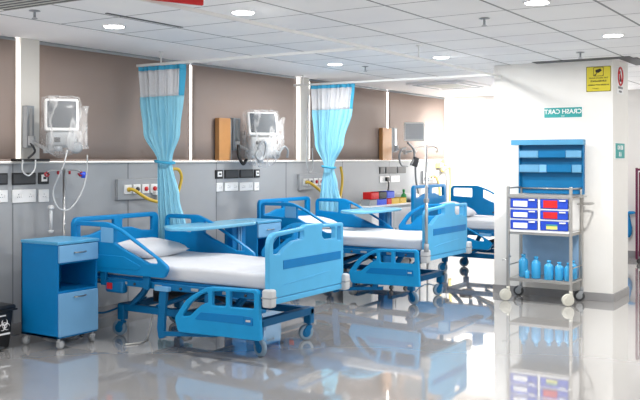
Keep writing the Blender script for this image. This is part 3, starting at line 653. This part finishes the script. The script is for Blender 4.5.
# ------------------------------------------------------------------ curtain tracks and curtains
def track(p, q, drops, label):
    t = thing('curtain_track', label, 'curtain track', (p[0],p[1],p[2]), 0, 'white curtain tracks under the ceiling')
    v = Vector(q)-Vector(p); n = 'track_bar'
    d = .011 
    a = [min(0,v.x)-d, min(0,v.y)-d, -.012]; b = [max(0,v.x)+d, max(0,v.y)+d, .012]
    MB().box(a, b, bev=.003).build(n, M['track'], t)
    for k in drops:
        c = v*k; MB().cyl((c.x,c.y,.01), (c.x,c.y,CH-p[2]), .007, seg=10).cyl((c.x,c.y,CH-p[2]-.008), (c.x,c.y,CH-p[2]), .025).build('drop_rod', M['track'], t)
TZ = 2.368
track((6.2,6.06,TZ), (6.2,3.53,TZ), (.12,), 'white curtain track running out from the wall above the first curtain')
track((8.9,6.06,TZ), (8.9,3.53,TZ), (.05,), 'white curtain track running out from the wall above the second curtain')
track((1.2,3.5,TZ), (11.6,3.5,TZ), (.05,.57,.9), 'long white curtain track running parallel to the window wall')

def curtain(x, rows, zmesh, label, seed, left_is='hi'):
    t = thing('privacy_curtain', label, 'curtain', (x,0,0), 0, 'sky blue privacy curtains gathered with a tie')
    def interp(z):
        for (za, a0, a1), (zb, b0, b1) in zip(rows, rows[1:]):
            if zb <= z <= za:
                k = (za-z)/(za-zb); k = k*k*(3-2*k); return a0+(b0-a0)*k, a1+(b1-a1)*k
        return rows[-1][1:]
    N = 150; F = 9
    def sheet(name, z0, z1, m, u0=0, u1=1):
        bm = bmesh.new(); nz = max(3, int((z0-z1)/.03)); g = []
        for i in range(nz+1):
            z = z0+(z1-z0)*i/nz; y0, y1 = interp(z); wdt = abs(y0-y1)
            amp = .010+.012*min(1, max(0, (wdt-.15)/.3))
            row = []
            for k in range(N+1):
                s = u0+(u1-u0)*k/N; ph = 2*PI*F*s+.8*math.sin(seed+s*7)+.5*math.sin(z*3+seed)
                y = y0+(y1-y0)*s+.012*math.cos(ph*.5+z*2); xx = amp*math.sin(ph)+.010*math.sin(ph*2.1+z*5+seed)
                row.append(bm.verts.new((xx, y, z)))
            g.append(row)
        for r0, r1 in zip(g, g[1:]):
            for k in range(N): bm.faces.new((r0[k], r0[k+1], r1[k+1], r1[k]))
        o = MB().merge(bm, smooth=True).build(name, m, t); sm = o.modifiers.new('s', 'SOLIDIFY'); sm.thickness = .002
        return o
    top = rows[0][0]
    sheet('header_band', top, top-.04, M['curtd']); sheet('mesh_band', top-.04, zmesh, M['mesh'], 0, .955); sheet('mesh_border', top-.04, zmesh, M['curtd'], .955, 1); sheet('drape', zmesh, rows[-1][0], M['curt'])
    tz = rows[[r[0] for r in rows].index(min(rows, key=lambda r: abs(r[1]-r[2]))[0])]
    y0, y1 = tz[1:]; c = (y0+y1)/2; h = abs(y1-y0)/2+.015
    MB().tube([(math.cos(u)*.075, c+math.sin(u)*h, tz[0]+.01*math.sin(u)) for u in [2*PI*k/24 for k in range(25)]], .014, seg=6).build('tie_band', M['curtd'], t)
    return t
curtain(6.2, [(2.352,6.05,5.475),(2.05,6.03,5.49),(1.72,5.98,5.51),(1.437,5.79,5.625),(1.10,5.80,5.53),(.81,5.80,5.44),(.25,5.80,5.38)], 2.06, 'sky blue curtain with white mesh top behind the nearest bed', 1.0)
curtain(8.9, [(2.352,5.834,5.20),(2.05,5.82,5.23),(1.66,5.775,5.34),(1.369,5.63,5.50),(1.15,5.68,5.44),(.91,5.72,5.38),(.25,5.74,5.34)], 2.055, 'sky blue curtain with white mesh top behind the middle bed', 2.6)
o = MB().tube(smooth_path([(9.07,5.95,2.33),(9.02,5.95,2.0),(9.0,5.95,1.5),(9.03,5.95,1.33),(9.09,5.95,1.30),(9.14,5.95,1.36),(9.13,5.95,1.6)], 8), .008).build('blind_chain', M['tube']); tag(o, 'thin white cord loop hanging in front of the second pillar', 'cord')

# ------------------------------------------------------------------ ceiling fittings
for k, (x, y, lb) in enumerate([(4.828,4.968,'round downlight above the first brown blind'),(4.85,3.737,'round downlight near the top edge, by the red exit sign'),(8.054,4.956,'round downlight near the second curtain top'),(8.072,3.717,'round downlight left of the far cassette unit'),
        (5.572,1.884,'round downlight cut by the top picture edge'),(7.399,1.858,'round downlight closest to the white column'),(11.3,3.2,'added unseen downlight behind the white column, lighting the far end'),(2.0,4.968,'round downlight outside the left edge'),(2.0,1.87,'round downlight above the viewer'),(11.2,1.86,'round downlight beyond the white column'),(12.2,4.5,'added unseen wall washer behind the column, aimed at the far corner'),(9.9,.63,'added unseen downlight past the right edge, brightening the column side')]):  # both lamps hidden by the column and the last one are added fill
    t = thing('downlight', lb, 'ceiling light', (x,y,CH), 0, 'round recessed downlights in the tiled ceiling')
    MB().lathe([(.074,-.006),(.088,-.008),(.090,0),(.072,0)], (0,0,0), None, 28).build('rim', M['white'], t)
    MB().lathe([(.001,-.009),(.075,-.009),(.075,-.004),(.001,-.004)], (0,0,0), None, 28).build('diffuser', M['lamp'], t)
    la = bpy.data.lights.new('downlight_lamp', 'AREA'); la.shape = 'DISK'; la.size = .15; la.energy = (10,11,20,22,18,44,22,12,10,7,46,17)[k]; la.color = (1,.985,.96)
    lo = bpy.data.objects.new('downlight_lamp', la); COL.objects.link(lo); lo.location = (0,0,-.012); lo.parent = t
    if k == 10: lo.rotation_euler = (Vector((-1.3,-1.6,1.5))).to_track_quat('Z', 'Y').to_euler(); la.spread = 1.4; lo.location = (.05,.05,-.02)  # added wall washer, out of sight, turned to brighten the far corner
def sprinkler(x, y, lb):
    t = thing('sprinkler', lb, 'sprinkler', (x,y,CH), 0, 'ceiling sprinklers')
    MB().lathe([(.035,-.002),(.04,-.006),(.02,-.010),(.001,-.010)], (0,0,0), None, 16).lathe([(.008,0),(.009,-.045),(.012,-.05),(.001,-.05)], (0,0,0), None, 10).build('sprinkler_body', M['grey2'], t)
    MB().lathe([(.001,-.055),(.02,-.056),(.02,-.06),(.001,-.06)], (0,0,0), None, 12).build('deflector', M['grey2'], t)
for a in ((4.02,4.90,'small sprinkler at upper left above the first window'),(6.0,2.42,'sprinkler high at right of the picture top'),(8.42,2.42,'sprinkler just in front of the white column top'),(8.42,4.79,'sprinkler near the second curtain')): sprinkler(*a)
t = thing('linear_diffuser', 'long slotted air diffuser in the ceiling at the upper left corner', 'air diffuser', (3.72,4.0,CH))
MB().box((-.17,-1.2,-.012), (.17,1.03,.0), bev=.003).build('frame', M['diff'], t)
g = MB()
for k in range(5): g.box((-.13+k*.062,-1.18,-.016), (-.11+k*.062,1.0,-.011), bev=0)
g.build('slot', M['gap'], t)
t = thing('cassette_unit', 'square ceiling cassette air unit near the far bright corner', 'air conditioner', (11.0,4.95,CH-.004))
MB().box((-.47,-.42,-.03), (.47,.42,0), bev=.012).build('panel', M['plaster'], t)
MB().box((-.25,-.22,-.035), (.25,.22,-.028), bev=.004).build('intake_grille', M['diff'], t)
g = MB(); g.box((-.38,-.36,-.034), (.38,-.32,-.028), bev=0); g.box((-.38,.32,-.034), (.38,.36,-.028), bev=0); g.box((-.42,-.28,-.034), (-.38,.28,-.028), bev=0); g.box((.38,-.28,-.034), (.42,.28,-.028), bev=0); g.build('air_slot', M['grey2'], t)
o = MB().box((4.36,4.55,CH-.006), (5.15,4.575,CH-.0005), bev=0).build('ceiling_trim', M['gap']); tag(o, kind='structure')
o = MB().box((9.0,2.1,CH-.006), (9.16,3.1,CH-.0005), bev=0).box((9.16,2.06,CH-.006), (9.9,2.24,CH-.0005), bev=0).build('ceiling_trim', M['gap']); tag(o, kind='structure')
# exit sign, only its lower edge shows
t = thing('exit_sign', 'red exit sign hanging at the top edge of the picture', 'exit sign', (3.72,3.33,2.345), -.4)
MB().box((-.16,-.012,0), (.16,.012,.115), bev=.006).build('sign_box', M['red'], t)
MB().text('EXIT', .09, Matrix.Translation((0,-.0135,.066)) @ Matrix.Rotation(PI/2, 4, 'X') @ Matrix.Diagonal((-1,1,1,1)), bold=.002).build('lettering', M['signw'], t)
MB().cyl((-.1,0,.11), (-.1,0,CH-2.345), .004).cyl((.1,0,.11), (.1,0,CH-2.345), .004).build('hanger', M['chrome'], t)

# ------------------------------------------------------------------ third bay clutter
t = thing('side_table', 'white side table carrying coloured boxes in the far bay', 'side table', (10.42,5.72,0))
MB().box((-.63,-.24,.83), (.63,.22,.855), bev=.008).build('top_board', M['white'], t)
MB().box((-.60,-.22,.10), (.60,.20,.83), bev=.004).build('cabinet', M['grey'], t)
for s in (-1,1):
    d = MB().box((s*.30-.285,-.235,.13), (s*.30+.285,-.22,.80), bev=.004).build('door', M['white'], t)
    MB().box((s*.04-.008,-.25,.42), (s*.04+.008,-.234,.54), bev=.004).build('handle', M['chrome'], d)
MB().box((-.57,-.18,0), (.57,.16,.10), bev=.003).build('plinth', M['grey2'], t)
def bx(x, w, z, h, m, lb, y=5.62):
    t = thing('storage_box', lb, 'storage box', (x,y,z), 0, 'small coloured boxes on the white side table')
    b = MB(); b.box((-w/2,-.06,0), (w/2,.06,.006), bev=0)
    for s in (-1,1): b.box((s*w/2-.004,-.06,0), (s*w/2+.004,.06,h), bev=.001); b.box((-w/2,s*.06-.004,0), (w/2,s*.06+.004,h*(.9 if s < 0 else 1)), bev=.001)
    b.box((-w/2+.006,-.054,.004), (w/2-.006,.054,h*.55), bev=0); b.build('box_shell', m, t)
    MB().box((-w*.3,-.067,h*.15), (w*.3,-.0635,h*.4), bev=0).build('label_strip', m, t)
bx(9.98,.20,.856,0.081,M['grey2'],'grey box at the left end of the lower box row')
bx(10.22,.26,.856,0.081,M['boxblue'],'wide blue box in the lower row, under the black box')
bx(10.43,.12,.856,0.081,M['red'],'small red box squeezed in the lower row')
bx(10.61,.22,.856,0.081,M['yellow'],'yellow box in the lower row')
bx(10.03,.20,.938,0.092,M['red'],'red box on top, at the left of the stack')
bx(10.25,.20,.938,0.092,M['black'],'black box on top, between red and blue ones')
bx(10.47,.20,.938,0.092,M['boxblue'],'blue box on top, right of the black box')
bx(10.83,.18,.856,0.075,M['yellow'],'yellow box at the right end of the row, next to the green bottle')
t = thing('spray_bottle', 'small green bottle standing at the right end of the white side table', 'bottle', (10.97,5.62,.8555))
MB().lathe([(.03,0),(.042,.01),(.042,.08),(.034,.11),(.014,.13),(.014,.15)]).build('bottle_body', M['green'], t); MB().lathe([(.018,.148),(.018,.178),(.010,.185)]).build('cap', M['green'], t)
t = thing('suction_machine', 'black and white suction machine on a low stand behind the middle bed', 'medical machine', (11.31,5.74,.0))
MB().box((-.20,-.15,.62), (.2,.15,.88), bev=.03).build('machine_body', M['dark'], t)
MB().box((-.18,-.13,.88), (.16,.12,.97), bev=.04).build('top_cover', M['white'], t)
MB().tube(smooth_path([(-.1,-.16,.68),(-.14,-.2,.6),(-.05,-.2,.52),(.06,-.18,.6),(.1,-.16,.7)]), .014).build('hose', M['black'], t)
b = MB()
for sx in (-1,1):
    for sy in (-1,1): b.cyl((sx*.17,sy*.12,.04), (sx*.17,sy*.12,.62), .012)
b.box((-.19,-.14,.25), (.19,.14,.27)); b.build('stand', M['grey2'], t)
MB().lathe([(.06,0),(.065,.01),(.065,.16),(.05,.18)], (-.05,0,.27)).build('suction_jar', M['tube'], t)
b = MB()
for sx in (-1,1):
    for sy in (-1,1): b.lathe([(.015,-.012),(.03,-.01),(.03,.01),(.015,.012)], (sx*.17,sy*.12,.031), None, 14, 'X')
b.build('castor', M['dark'], t)

# ------------------------------------------------------------------ crash cart before the column
t = thing('crash_cart', 'steel crash cart with blue and red drawers before the white column', 'medical cart', (8.87,2.915,0))
FX, BX, LY, RY = -.19, .19, .325, -.325
for x, y in ((FX,LY),(FX,RY),(BX,LY),(BX,RY)):
    MB().box((x-.014,y-.014,.13), (x+.014,y+.014,1.185 if x < 0 else 1.16), bev=.004).build('post', M['steel'], t)
b = MB()
for y in (LY,RY): b.cyl((FX,y,1.165), (BX,y,1.165), .008)
b.cyl((BX,LY,1.155), (BX,RY,1.155), .008); b.build('guard_rail', M['steel'], t)
MB().box((-.20,-.33,1.075), (.20,.33,1.095), bev=.003).box((-.205,-.335,1.072), (-.192,.335,1.105), bev=.002).build('top_tray', M['steel'], t)
MB().box((-.20,-.33,.220), (.20,.33,.237), bev=.003).box((-.205,-.335,.212), (-.192,.335,.243), bev=.002).build('bottom_shelf', M['steel'], t)
MB().box((-.185,-.315,.69), (.18,.315,.715), bev=.003).build('middle_tray', M['steel'], t)
b = MB()
for y in (LY,RY): b.cyl((FX,y,.37), (BX,y,.37), .006)
b.cyl((BX,LY,.37), (BX,RY,.37), .006); b.build('shelf_rail', M['steel'], t)
MB().box((-.24,-.30,.70), (-.195,-.02,.715), bev=.002).build('slide_tray', M['steel'], t) if False else None
MB().box((.172,-.30,.24), (.178,.30,.69), bev=0).build('back_panel', M['panelblue'], t)
# drawer unit
b = MB(); b.box((-.19,-.311,.728), (.17,-.303,1.07)); b.box((-.19,.303,.728), (.17,.311,1.07)); b.box((-.19,-.311,1.062), (.17,.311,1.072)); b.box((-.19,-.311,.716), (.17,.311,.742)); b.box((-.19,-.012,.728), (.17,.012,1.07))
b.box((.16,-.31,.728), (.17,.31,1.07)); b.box((-.19,-.31,.945), (.17,.31,.962)); b.box((-.19,-.31,.838), (.17,.31,.855)); b.build('drawer_cabinet', M['white'], t)
for c, (y0, y1) in enumerate(((.018,.297),(-.297,-.018))):
    for r, (z0, z1) in enumerate(((.964,1.060),(.857,.943),(.744,.836))):
        lm = M['signw'] if c == 0 else (M['red'] if r < 2 else M['ltyellow'])
        d = MB(); d.box((-.196,y0,z0), (-.184,y1,z1), bev=.003); d.box((-.184,y0+.008,z0), (.15,y1-.008,z0+.05), bev=.003)
        dr = d.build('drawer', M['blue2'], t)
        if c == 0: MB().box((-.1995,y0+.10,z0+.014), (-.1955,y1-.03,z1-.024), bev=0).build('label_card', M['signw'], dr)
        elif r < 2: MB().box((-.1995,y0+.105,z0+.008), (-.1955,y1-.03,z1-.012), bev=0).build('label_card', M['red'], dr)
        else:
            MB().box((-.1995,y0+.105,z0+.012), (-.1955,y1-.06,z0+.045), bev=0).build('label_card', M['ltyellow'], dr); MB().box((-.1995,y0+.105,z0+.046), (-.1955,y1-.06,z0+.062), bev=0).build('label_card', M['tealg'], dr)
        MB().box((-.206,y0+.02,z1-.020), (-.196,y0+.085,z1-.006), bev=.002).build('pull', M['white'], dr)
MB().tube(smooth_path([(.0,RY-.01,1.01),(.0,RY-.10,1.01),(.02,RY-.13,1.01),(.16,RY-.13,1.01),(.19,RY-.10,1.01),(.19,RY-.01,1.01)], 5), .009).build('push_handle', M['steel'], t)
MB().box((-.05,RY-.06,1.075), (.16,RY-.015,1.085), bev=.002).build('side_ledge', M['steel'], t)
b = MB(); b.tube([(FX+.1,LY+.01,.45),(FX-.02,LY+.05,.42)], .008); b.build('cylinder_bracket', M['chrome'], t)
for x, y, yaw, m in ((FX,LY,.35,'ivory'),(FX,RY,.5,'ivory'),(BX,LY,.1,'dark'),(BX,RY,.3,'dark')):
    caster(t, x, y, .15, .062 if m == 'ivory' else .055, .030, M['grey2' if m == 'dark' else 'ivory'], M[m], M['grey2' if m == 'dark' else 'ivory'], yaw)
# header board
hb = MB().box((.200,-.345,1.10), (.212,.335,1.665), bev=.002).box((.16,.325,1.10), (.212,.339,1.64), bev=.002).box((.16,-.352,1.10), (.212,-.338,1.64), bev=.002).build('header_board', M['board'], t)
MB().box((.12,-.358,1.612), (.215,.41,1.668), bev=.003).build('board_canopy', M['boardtop'], hb)
for z0, z1, segs in ((1.475,1.552,((.322,.12,'tray'),(.115,-.17,'board'),(-.175,-.335,'tray'))),(1.322,1.405,((.322,.11,'tray'),(.105,.03,'insert'),(.025,-.235,'board'),(-.24,-.335,'tray')))):
    for a, c, m in segs:
        MB().box((.135,c,z0), (.142,a,z1), bev=.001).box((.135,c,z0), (.20,a,z0+.006), bev=0).build('document_pocket', M[m], hb)
bott = [(523,276,.235,.105,'tall sky blue bottle at the left end of the cart shelf',.048),(527.5,275.5,.10,.05,'short blue bottle between the two tallest ones',.027),(534,277,.225,.10,'tall sky blue bottle second from the left on the cart shelf',.048),
        (547.5,278,.195,.10,'sky blue bottle standing alone in the middle of the cart shelf',.048),(559,279,.185,.09,'sky blue bottle just right of the lone middle bottle',.044),(566.5,279.3,.185,.08,'sky blue bottle pressed between two others at the right',.042),(574,277.5,.19,.09,'sky blue bottle at the right end behind the cart post',.044)]
f_, H_, h0_ = 876.0, 1.47, 158.5; th = math.atan2(560, 876); cs, sn = math.cos(th), math.sin(th)
BP = [(8.86,3.140),(8.745,3.062),(8.80,2.985),(8.77,2.840),(8.775,2.735),(8.77,2.640),(8.95,2.650)]
for (px, py, h, _, lb, r), (bx_, by_) in zip(bott, BP):
    t2 = thing('wash_bottle', lb, 'bottle', (bx_,by_,.2375), 0, 'sky blue bottles on the lower cart shelf')
    MB().lathe([(r*.9,0),(r,.008),(r,h*.68),(r*.85,h*.76),(r*.4,h*.85),(r*.36,h*.90)]).build('bottle_body', M['bottle'], t2)
    MB().lathe([(r*.46,h*.88),(r*.46,h*.99),(r*.30,h)]).build('cap', M['bottle'], t2)

# ------------------------------------------------------------------ signs on the column (printed mirror-wise, as the photograph shows them)
def face_x(x, y, z): # plate in the y-z plane facing -x, mirrored lettering
    return Matrix(((0,0,-1,x),(1,0,0,y),(0,1,0,z),(0,0,0,1)))
def face_xt(x, y, z): # text runs along +y seen from -x, i.e. mirror writing
    return face_x(x, y, z)
cx = 9.158
t = thing('crash_cart_sign', 'teal sign with mirrored words CRASH CART above the header board', 'sign', (0,0,0))
t.location = (cx,2.815,1.955)
MB().box((-.005,-.20,-.052), (0,.20,.052), bev=.001).build('sign_plate', M['teal'], t)
MB().box((-.003,-.208,-.06), (.001,.208,.06), bev=0).build('sign_border', M['signw'], t)
MB().text('CRASH CART', .066, face_xt(-.0065,0,.008), bold=.0015).text('ICU', .020, face_xt(-.0065,0,-.036)).build('lettering', M['signw'], t)
t = thing('camera_warning_sign', 'yellow mirrored camera surveillance notice at the column top', 'sign', (cx,2.445,2.29))
MB().box((-.005,-.125,-.13), (0,.125,.13), bev=.001).build('sign_plate', M['signy'], t)
b = MB()
def ring(mb, hw, hh, tk, cz):
    mb.plate([(-hw,cz-hh),(hw,cz-hh),(hw,cz+hh),(-hw,cz+hh)], [[(-hw+tk,cz-hh+tk),(hw-tk,cz-hh+tk),(hw-tk,cz+hh-tk),(-hw+tk,cz+hh-tk)]], .002, 0, face_x(-.006,0,0), rr=.01)
ring(b, .124, .129, .004, 0); ring(b, .052, .046, .004, .075)
b.plate([(-.035,.085),(-.02,.108),(.032,.092),(.028,.066),(.0,.062)], thick=.002, bevel=0, mx=face_x(-.006,0,0), rr=.006)
b.plate([(.012,.062),(.022,.060),(.032,.045),(.040,.052),(.042,.036),(.030,.034)], thick=.002, bevel=0, mx=face_x(-.006,0,0))
b.text('THIS AREA IS UNDER', .021, face_xt(-.0065,0,.010)).text('SURVEILLANCE', .024, face_xt(-.0065,0,-.022), bold=.0005).text('24 HOURS CCTV CAMERA', .0185, face_xt(-.0065,0,-.062), bold=.0005).text('SECURITY', .014, face_xt(-.0065,.03,-.100))
b.build('lettering', M['signk'], t)
def face_y(x, y, z): # facing -y, mirror writing
    return Matrix(((-1,0,0,x),(0,0,-1,y),(0,1,0,z),(0,0,0,1)))
t = thing('prohibition_sign', 'white notice with red ring and slash on the narrow column side', 'sign', (9.43,2.298,2.285))
MB().box((-.13,-.004,-.14), (.13,0,.145), bev=.001).build('sign_plate', M['signw'], t)
b = MB(); b.tube([(math.cos(u)*.092,-.006,.045+math.sin(u)*.092) for u in [2*PI*k/32 for k in range(33)]], .010, seg=6); b.tube([(-.065,-.006,.11),(.065,-.006,-.02)], .008, seg=6); b.build('red_ring', M['signr'], t)
MB().box((-.028,-.006,-.01), (.012,-.004,.10), bev=.001).box((-.005,-.006,-.01),(.028,-.004,.06),bev=.001).build('pictogram', M['signk'], t)
MB().text('NO MOBILE', .036, face_y(0,-.0055,-.075)).text('PHONES', .030, face_y(0,-.0055,-.115)).build('lettering', M['signg'], t)
t = thing('ward_sign', 'small teal notice with two white lines on the narrow column side', 'sign', (9.43,2.298,1.55))
MB().box((-.19,-.004,-.078), (.19,0,.078), bev=.001).build('sign_plate', M['teal'], t)
MB().box((-.20,-.003,-.088), (.20,.001,.088), bev=0).build('sign_border', M['signw'], t)
MB().text('BED NO', .062, face_y(0,-.0055,.032), bold=.001).text('A B', .066, face_y(0,-.0055,-.038), bold=.001).build('lettering', M['signw'], t)

# ------------------------------------------------------------------ beyond the column
t = thing('maroon_cabinet', 'tall maroon trolley cut by the right edge, against the far wall', 'cabinet', (12.95,2.51,0))
MB().box((-.25,-.33,.10), (.25,.33,1.28), bev=.01).build('cabinet_body', M['maroon'], t)
b = MB()
for x in (-.27,.27):
    for y in (-.35,.35): b.box((x-.015,y-.015,.06), (x+.015,y+.015,1.34), bev=.003)
b.box((-.28,-.36,1.30), (.28,.36,1.33)); b.build('frame', M['maroon'], t)
for z in (.15,.42,.69,.96):
    d = MB().box((-.262,-.31,z), (-.25,.31,z+.25), bev=.004).build('drawer', M['maroon'], t); MB().box((-.275,-.1,z+.17), (-.26,.1,z+.19), bev=.003).build('handle', M['chrome'], d)
for x in (-.24,.24):
    for y in (-.31,.31): caster(t, x, y, .08, .035, .02, M['dark'], M['black'], M['dark'], .4)
bm = bmesh.new(); bm2 = blob([(.0,.012,.02,0,0),(.05,.03,.045,0,0),(.15,.03,.05,0,.0),(.25,.02,.03,0,0),(.31,.012,.015,0,0),(.34,.012,.012,0,0),(.36,.02,.07,0,-.04),(.39,.016,.04,0,-.05)], 3, .008, 16)
o = MB().merge(bm2, smooth=True).build('hanging_cloth', M['hand'], None, (13.40,3.14,.30)); tag(o, 'blue cloth hanging on the wall just right of the column', 'cloth')
o = MB().tube(smooth_path([(4.98,5.00,.008),(5.10,4.95,.008),(5.22,5.00,.008),(5.30,5.06,.02),(5.38,5.10,.12),(5.40,5.10,.24)]), .006).build('floor_cable', M['cable']); tag(o, 'thin white cable trailing on the floor under the nearest bed', 'cable')
o = MB().tube(smooth_path([(4.94,5.4,.35),(4.90,5.5,.25),(5.05,5.5,.20),(5.16,5.42,.22)]), .006).build('bed_cable', M['frame']) if False else None

# ------------------------------------------------------------------ light and camera
w = bpy.data.worlds.new('World'); SC.world = w; w.use_nodes = True
w.node_tree.nodes['Background'].inputs[0].default_value = (1,.985,.96,1); w.node_tree.nodes['Background'].inputs[1].default_value = .92

cam = bpy.data.cameras.new('Camera'); co = bpy.data.objects.new('Camera', cam); COL.objects.link(co); SC.camera = co
cam.sensor_width = 36; cam.sensor_fit = 'HORIZONTAL'; cam.lens = f_/640*36
cam.shift_y = -(200-h0_)/640
co.location = (0,0,H_); co.rotation_euler = (PI/2, 0, th-PI/2)
cam.clip_start = .05
SC.view_settings.view_transform = 'Standard'; SC.view_settings.look = 'None'; SC.view_settings.gamma = 1; SC.view_settings.exposure = 0.50; SC.view_settings.use_curve_mapping = False
